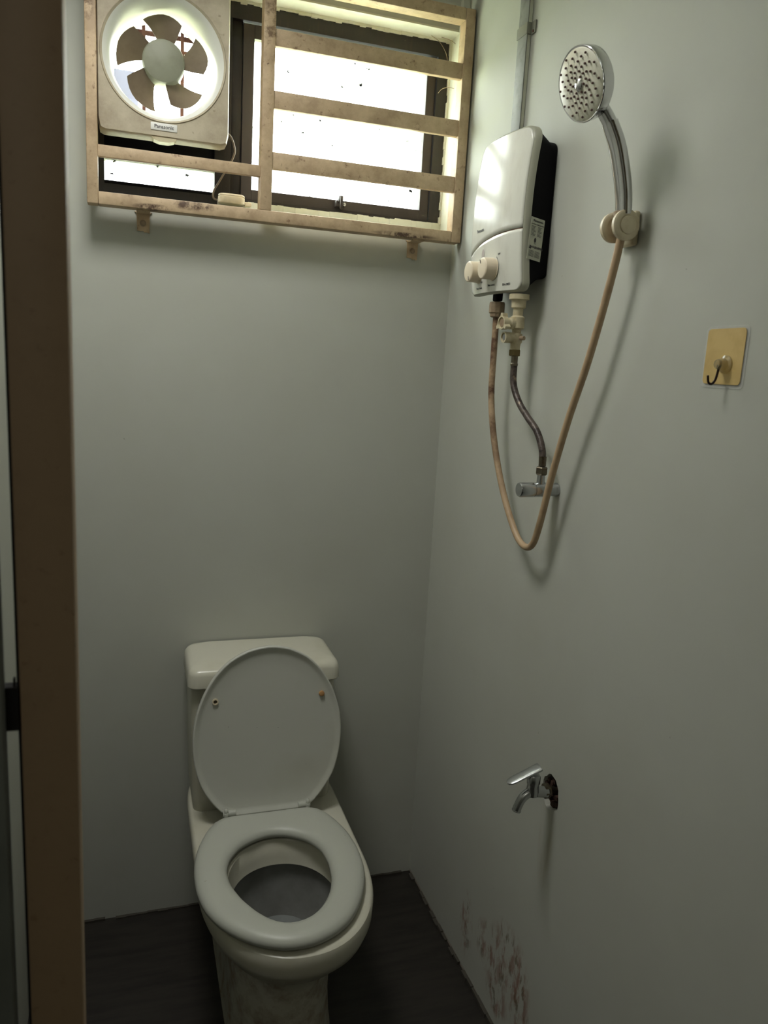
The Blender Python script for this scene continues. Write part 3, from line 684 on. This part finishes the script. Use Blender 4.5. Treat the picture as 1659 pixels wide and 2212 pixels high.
# ------------------------------------------------------------------ tap
tp = thing('water_tap', (0, -.73, .64), 'small lever tap in a broken hole low on the right wall', 'tap')
ty = -.722
bm = nb(); tube(bm, [(.025, ty+.004, .681), (.0, ty+.003, .682), (-.018, ty, .684)], .0085, 14, 6); obj('inlet_stub', bm, 'dull', tp, smooth='all')
lathe(bm := nb(), (-.006, ty+.002, .6835), (-1, 0, 0), [(0, .010), (.001, .0145), (.013, .0145), (.015, .0095)], 6); obj('hex_collar', bm, 'dull', tp)
bm = nb(); tube(bm, [(-.012, ty, .683), (-.030, ty, .685), (-.045, ty, .687), (-.056, ty, .684), (-.066, ty, .676), (-.072, ty, .665), (-.0755, ty, .656), (-.077, ty, .650)], lambda t: .0120-.0034*math.sin(min(1, t*1.3)*1.57)+(.0006 if t > .95 else 0), 18, 8); obj('spout', bm, 'chrome_w', tp, smooth='all')
lathe(bm := nb(), (-.045, ty, .680), (0, 0, 1), [(0, .0120), (.010, .0130), (.022, .0112), (.026, .0130), (.040, .0130), (.044, .0105)], 22); obj('bonnet', bm, 'chrome_w', tp, smooth=True)
bm = nb(); d = Vector((-.93, .02, -.37)).normalized(); s_ = Vector((.02, 1, .05)).normalized(); up = s_.cross(d); up = up if up.z > 0 else -up; c0 = Vector((-.031, ty+.004, .7360)); rings = []
for t, w, h in ((0, .0120, .0030), (.004, .0125, .0034), (.020, .0118, .0034), (.040, .0112, .0030), (.056, .0112, .0026), (.066, .0098, .0024), (.072, .0060, .002), (.074, .0015, .001)):
    rings.append([c0+d*t+s_*w*math.copysign(abs(math.cos(a))**.6, math.cos(a))+up*h*math.copysign(abs(math.sin(a))**.6, math.sin(a)) for a in [2*math.pi*k/20 for k in range(20)]])
loft(bm, rings); obj('lever', bm, 'chrome_w', tp, smooth=True)

# ------------------------------------------------------------------ toilet
TX = -.482
to = thing('toilet', (TX, -.36, 0), 'off-white one-piece toilet with raised lid against the back wall', 'toilet')
NS = 72
def egg(hw, yb, ys, yf, n=NS, p=2.15, pb=3.2, cx_=TX):
    """plan outline: straight-ish sides from yb to ys, rounded front to yf"""
    P = []
    for k in range(n):
        a = 2*math.pi*k/n; c, s = math.cos(a), math.sin(a)
        e = p if s < 0 else pb
        x = hw*math.copysign(abs(c)**(2/e), c); y = (ys-yf)*math.copysign(abs(s)**(2/e), s) if s < 0 else (yb-ys)*abs(s)**(2/e)
        P.append((cx_+x, ys+y))
    return P
def lay(P, z): return [(x, y, z) for x, y in P]
out_r = [(0.0, .120, -.590), (.02, .116, -.590), (.10, .111, -.578), (.20, .112, -.585), (.25, .117, -.598), (.274, .128, -.622), (.286, .141, -.648), (.297, .151, -.664), (.325, .160, -.680), (.334, .164, -.686), (.337, .171, -.697), (.344, .178, -.707), (.362, .185, -.713), (.386, .186, -.7135), (.396, .183, -.710), (.4005, .177, -.702)]
rings = [lay(egg(hw, -.012, -.44 if z > .28 else -.40, yf, pb=9, cx_=-.477), z) for z, hw, yf in out_r]
inner = [(.4005, .126, -.340, -.658), (.396, .122, -.345, -.655), (.360, .120, -.352, -.655), (.345, .116, -.356, -.650)]
for z, hw, yb, yf in inner: rings.append(lay(egg(hw, yb, -.49, yf, pb=2.1), z))
bm = nb(); loft(bm, rings, cap1=False); obj('bowl', bm, 'porc', to, smooth=True)
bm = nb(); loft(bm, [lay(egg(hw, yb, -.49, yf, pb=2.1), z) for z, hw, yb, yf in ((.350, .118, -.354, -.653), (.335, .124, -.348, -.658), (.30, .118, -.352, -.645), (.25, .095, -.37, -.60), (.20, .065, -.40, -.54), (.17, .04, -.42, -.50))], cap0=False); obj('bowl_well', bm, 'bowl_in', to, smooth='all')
bm = nb(); bm.faces.new([bm.verts.new(p) for p in lay(egg(.084, -.379, -.48, -.578, pb=2.1), .231)]); obj('water', bm, 'water', to)
# cistern body and lid
def rrect(x0, x1, y0, y1, r, n=6):
    P = []
    for cx_, cy_, a0 in ((x1-r, y1-r, 0), (x0+r, y1-r, 90), (x0+r, y0+r, 180), (x1-r, y0+r, 270)):
        for k in range(n+1): a = math.radians(a0+90*k/n); P.append((cx_+r*math.cos(a), cy_+r*math.sin(a)))
    return P
bm = nb(); loft(bm, [lay(rrect(TX-hw, TX+hw, yf, -.010, .022), z) for z, hw, yf in ((.390, .168, -.188), (.405, .170, -.192), (.43, .1725, -.190), (.60, .1755, -.184), (.716, .1765, -.178))]); obj('cistern', bm, 'porc', to, smooth=True)
bm = nb(); loft(bm, [lay(rrect(TX-hw, TX+hw, yf, -.006, r), z) for z, hw, yf, r in ((.7185, .178, -.183, .02), (.7175, .183, -.190, .022), (.7200, .185, -.192, .024), (.748, .184, -.190, .024), (.757, .181, -.186, .024), (.762, .176, -.178, .022), (.765, .168, -.165, .02), (.767, .14, -.12, .02))]); obj('cistern_lid', bm, 'porc', to, smooth=True)
# seat ring
SC = (-.489, -.492)
def polar(P, c, n=NS, sm=2):
    """closed outline sampled at equal angles round c, gently smoothed"""
    rr = []
    for k in range(n):
        a = 2*math.pi*k/n; dx, dy = math.cos(a), math.sin(a); best = None
        for i in range(len(P)):
            (x0, y0), (x1, y1) = P[i], P[(i+1) % len(P)]; ex, ey = x1-x0, y1-y0; den = dx*ey-dy*ex
            if abs(den) < 1e-12: continue
            t = ((x0-c[0])*ey-(y0-c[1])*ex)/den; u = ((x0-c[0])*dy-(y0-c[1])*dx)/den
            if t > 0 and -1e-9 <= u <= 1+1e-9: best = t if best is None else max(best, t)
        rr.append(best)
    for _ in range(sm): rr = [(rr[k-1]+2*rr[k]+rr[(k+1) % n])/4 for k in range(n)]
    return rr
def ring_at(rr, c, k): return [(c[0]+math.cos(2*math.pi*i/NS)*(r-k), c[1]+math.sin(2*math.pi*i/NS)*(r-k)) for i, r in enumerate(rr)]
SO = polar([(-.601, -.2655), (-.628, -.303), (-.651, -.352), (-.665, -.405), (-.6705, -.456), (-.669, -.514), (-.658, -.567), (-.638, -.610), (-.608, -.6485), (-.571, -.680), (-.525, -.702), (-.474, -.7055), (-.423, -.688), (-.383, -.658), (-.351, -.612), (-.328, -.560), (-.3145, -.506), (-.3105, -.447), (-.318, -.380), (-.3385, -.317), (-.367, -.2655)], SC, sm=1)
SI = polar([(-.492, -.347), (-.521, -.3535), (-.565, -.378), (-.594, -.420), (-.604, -.462), (-.600, -.506), (-.583, -.554), (-.559, -.597), (-.536, -.627), (-.5135, -.642), (-.486, -.6445), (-.455, -.632), (-.429, -.608), (-.407, -.573), (-.392, -.530), (-.386, -.478), (-.391, -.425), (-.414, -.383), (-.455, -.3535)], SC)
def seat_out(k): return ring_at(SO, SC, k)
def seat_in(k): return ring_at(SI, SC, -k)
bm = nb(); R = [lay(seat_out(.006), .407), lay(seat_out(0), .4105), lay(seat_out(-.001), .418), lay(seat_out(.002), .425), lay(seat_out(.010), .4305), lay(seat_out(.022), .4325), lay(seat_in(.020), .4315), lay(seat_in(.008), .4275), lay(seat_in(.001), .420), lay(seat_in(0), .413), lay(seat_in(.004), .4075)]
loft(bm, R, cap0=False, cap1=False); vv = list(bm.verts); a = vv[:NS]; b = vv[-NS:]
for k in range(NS): bm.faces.new((a[k], a[(k+1) % NS], b[(k+1) % NS], b[k]))
obj('seat', bm, 'seat', to, smooth='all')
# raised lid: plane leaning on the cistern; local (u across, v up along the lid)
L0 = Vector((-.481, -.262, .418)); LV = Vector((0, .060, .409)).normalized(); LU = Vector((1, 0, 0)); LN = LU.cross(LV)   # LN points to the room
LN = LN if LN.y < 0 else -LN
LC = (0, .215)
LR = polar([(-.100, .006), (-.113, .017), (-.133, .041), (-.154, .070), (-.169, .1095), (-.1775, .1556), (-.1785, .2034), (-.1725, .2478), (-.156, .2963), (-.130, .3418), (-.095, .3775), (-.050, .4005), (0, .4090), (.048, .4020), (.095, .3780), (.129, .3430), (.1555, .2980), (.1725, .2450), (.178, .1964), (.1735, .141), (.1590, .0867), (.135, .0500), (.103, .0120), (.092, .006)], LC, sm=1)
def lid_out(k): return ring_at(LR, LC, k)
def lay2(P, h): return [L0+LU*x+LV*v+LN*h for x, v in P]
bm = nb(); loft(bm, [lay2(lid_out(.016), -.012), lay2(lid_out(.005), -.0105), lay2(lid_out(0), -.006), lay2(lid_out(0), .004), lay2(lid_out(.0015), .006), lay2(lid_out(.0045), .0055), lay2(lid_out(.010), .001), lay2(lid_out(.018), -.0010), lay2(lid_out(.06), -.0015)]); ld = obj('seat_lid', bm, 'lid', to, smooth='all')
def lp(x, v, h): return L0+LU*x+LV*v+LN*h
lathe(bm := nb(), lp(-.126, .283, -.001), LN, [(0, .0072), (.004, .0072), (.004, .0046), (-.001, .0044)], 20); o = obj('bumper', bm, 'cream', ld, smooth=True); lathe(bm := nb(), lp(-.126, .283, -.0008), LN, [(0, .0043), (.0006, .0043), (.0007, 0)], 16); obj('bumper_hole', bm, 'dull', ld); o['label'] = 'empty ring of the missing bumper'
lathe(bm := nb(), lp(.129, .283, -.001), LN, [(0, .0068), (.005, .0064), (.006, .004), (.006, 0)], 20); o = obj('bumper', bm, 'bump', ld, smooth=True); o['label'] = 'orange-brown stained bumper'
for sx, q in ((-1, -.590), (1, -.380)):
    bm = nb(); x0 = q; zc = .4305; yc = -.262
    lathe(bm, (x0+(0 if sx < 0 else -.030), yc, zc), (1, 0, 0), [(0, .0065), (.0005, .0075), (.0295, .0075), (.030, .0065)], 18)
    bx(bm, (x0+(0 if sx < 0 else -.030), yc-.002, .400), (x0+(.030 if sx < 0 else 0), yc+.010, .420), .001)
    hg = obj('hinge', bm, 'seat', to, smooth=True)
    bm = nb(); xa = x0+(.002 if sx < 0 else -.012); bx(bm, (xa, -.274, .418), (xa+.010, -.256, .438), .003); tube(bm, [(xa+.005, -.269, .432), (xa+.005, -.2665, .446)], .0048, 8, 4); obj('hinge_arm', bm, 'seat', hg, smooth='all')

# ------------------------------------------------------------------ doorway on the left
d1 = thing('door_1', (-.88, -1.3, 0), kind='structure')
box('door_post', (-.8805, -1.300, 0), (-.8375, -1.262, 2.06), 'jamb', d1, .0015)
box('gap_seal', (-.8828, -1.2965, 0), (-.8806, -1.262, 2.06), 'dark', d1)
bm = nb(); bx(bm, (-.8930, -1.302, 1.188), (-.8815, -1.290, 1.226), .001); bx(bm, (-.8850, -1.3008, 1.226), (-.8835, -1.2965, 1.233)); o = obj('latch_bolt', bm, 'dark', d1); o['label'] = 'black latch bolt crossing the bright door gap'
box('door_leaf', (-1.55, -1.318, .01), (-.8912, -1.296, 2.05), 'doorg', d1, .003)
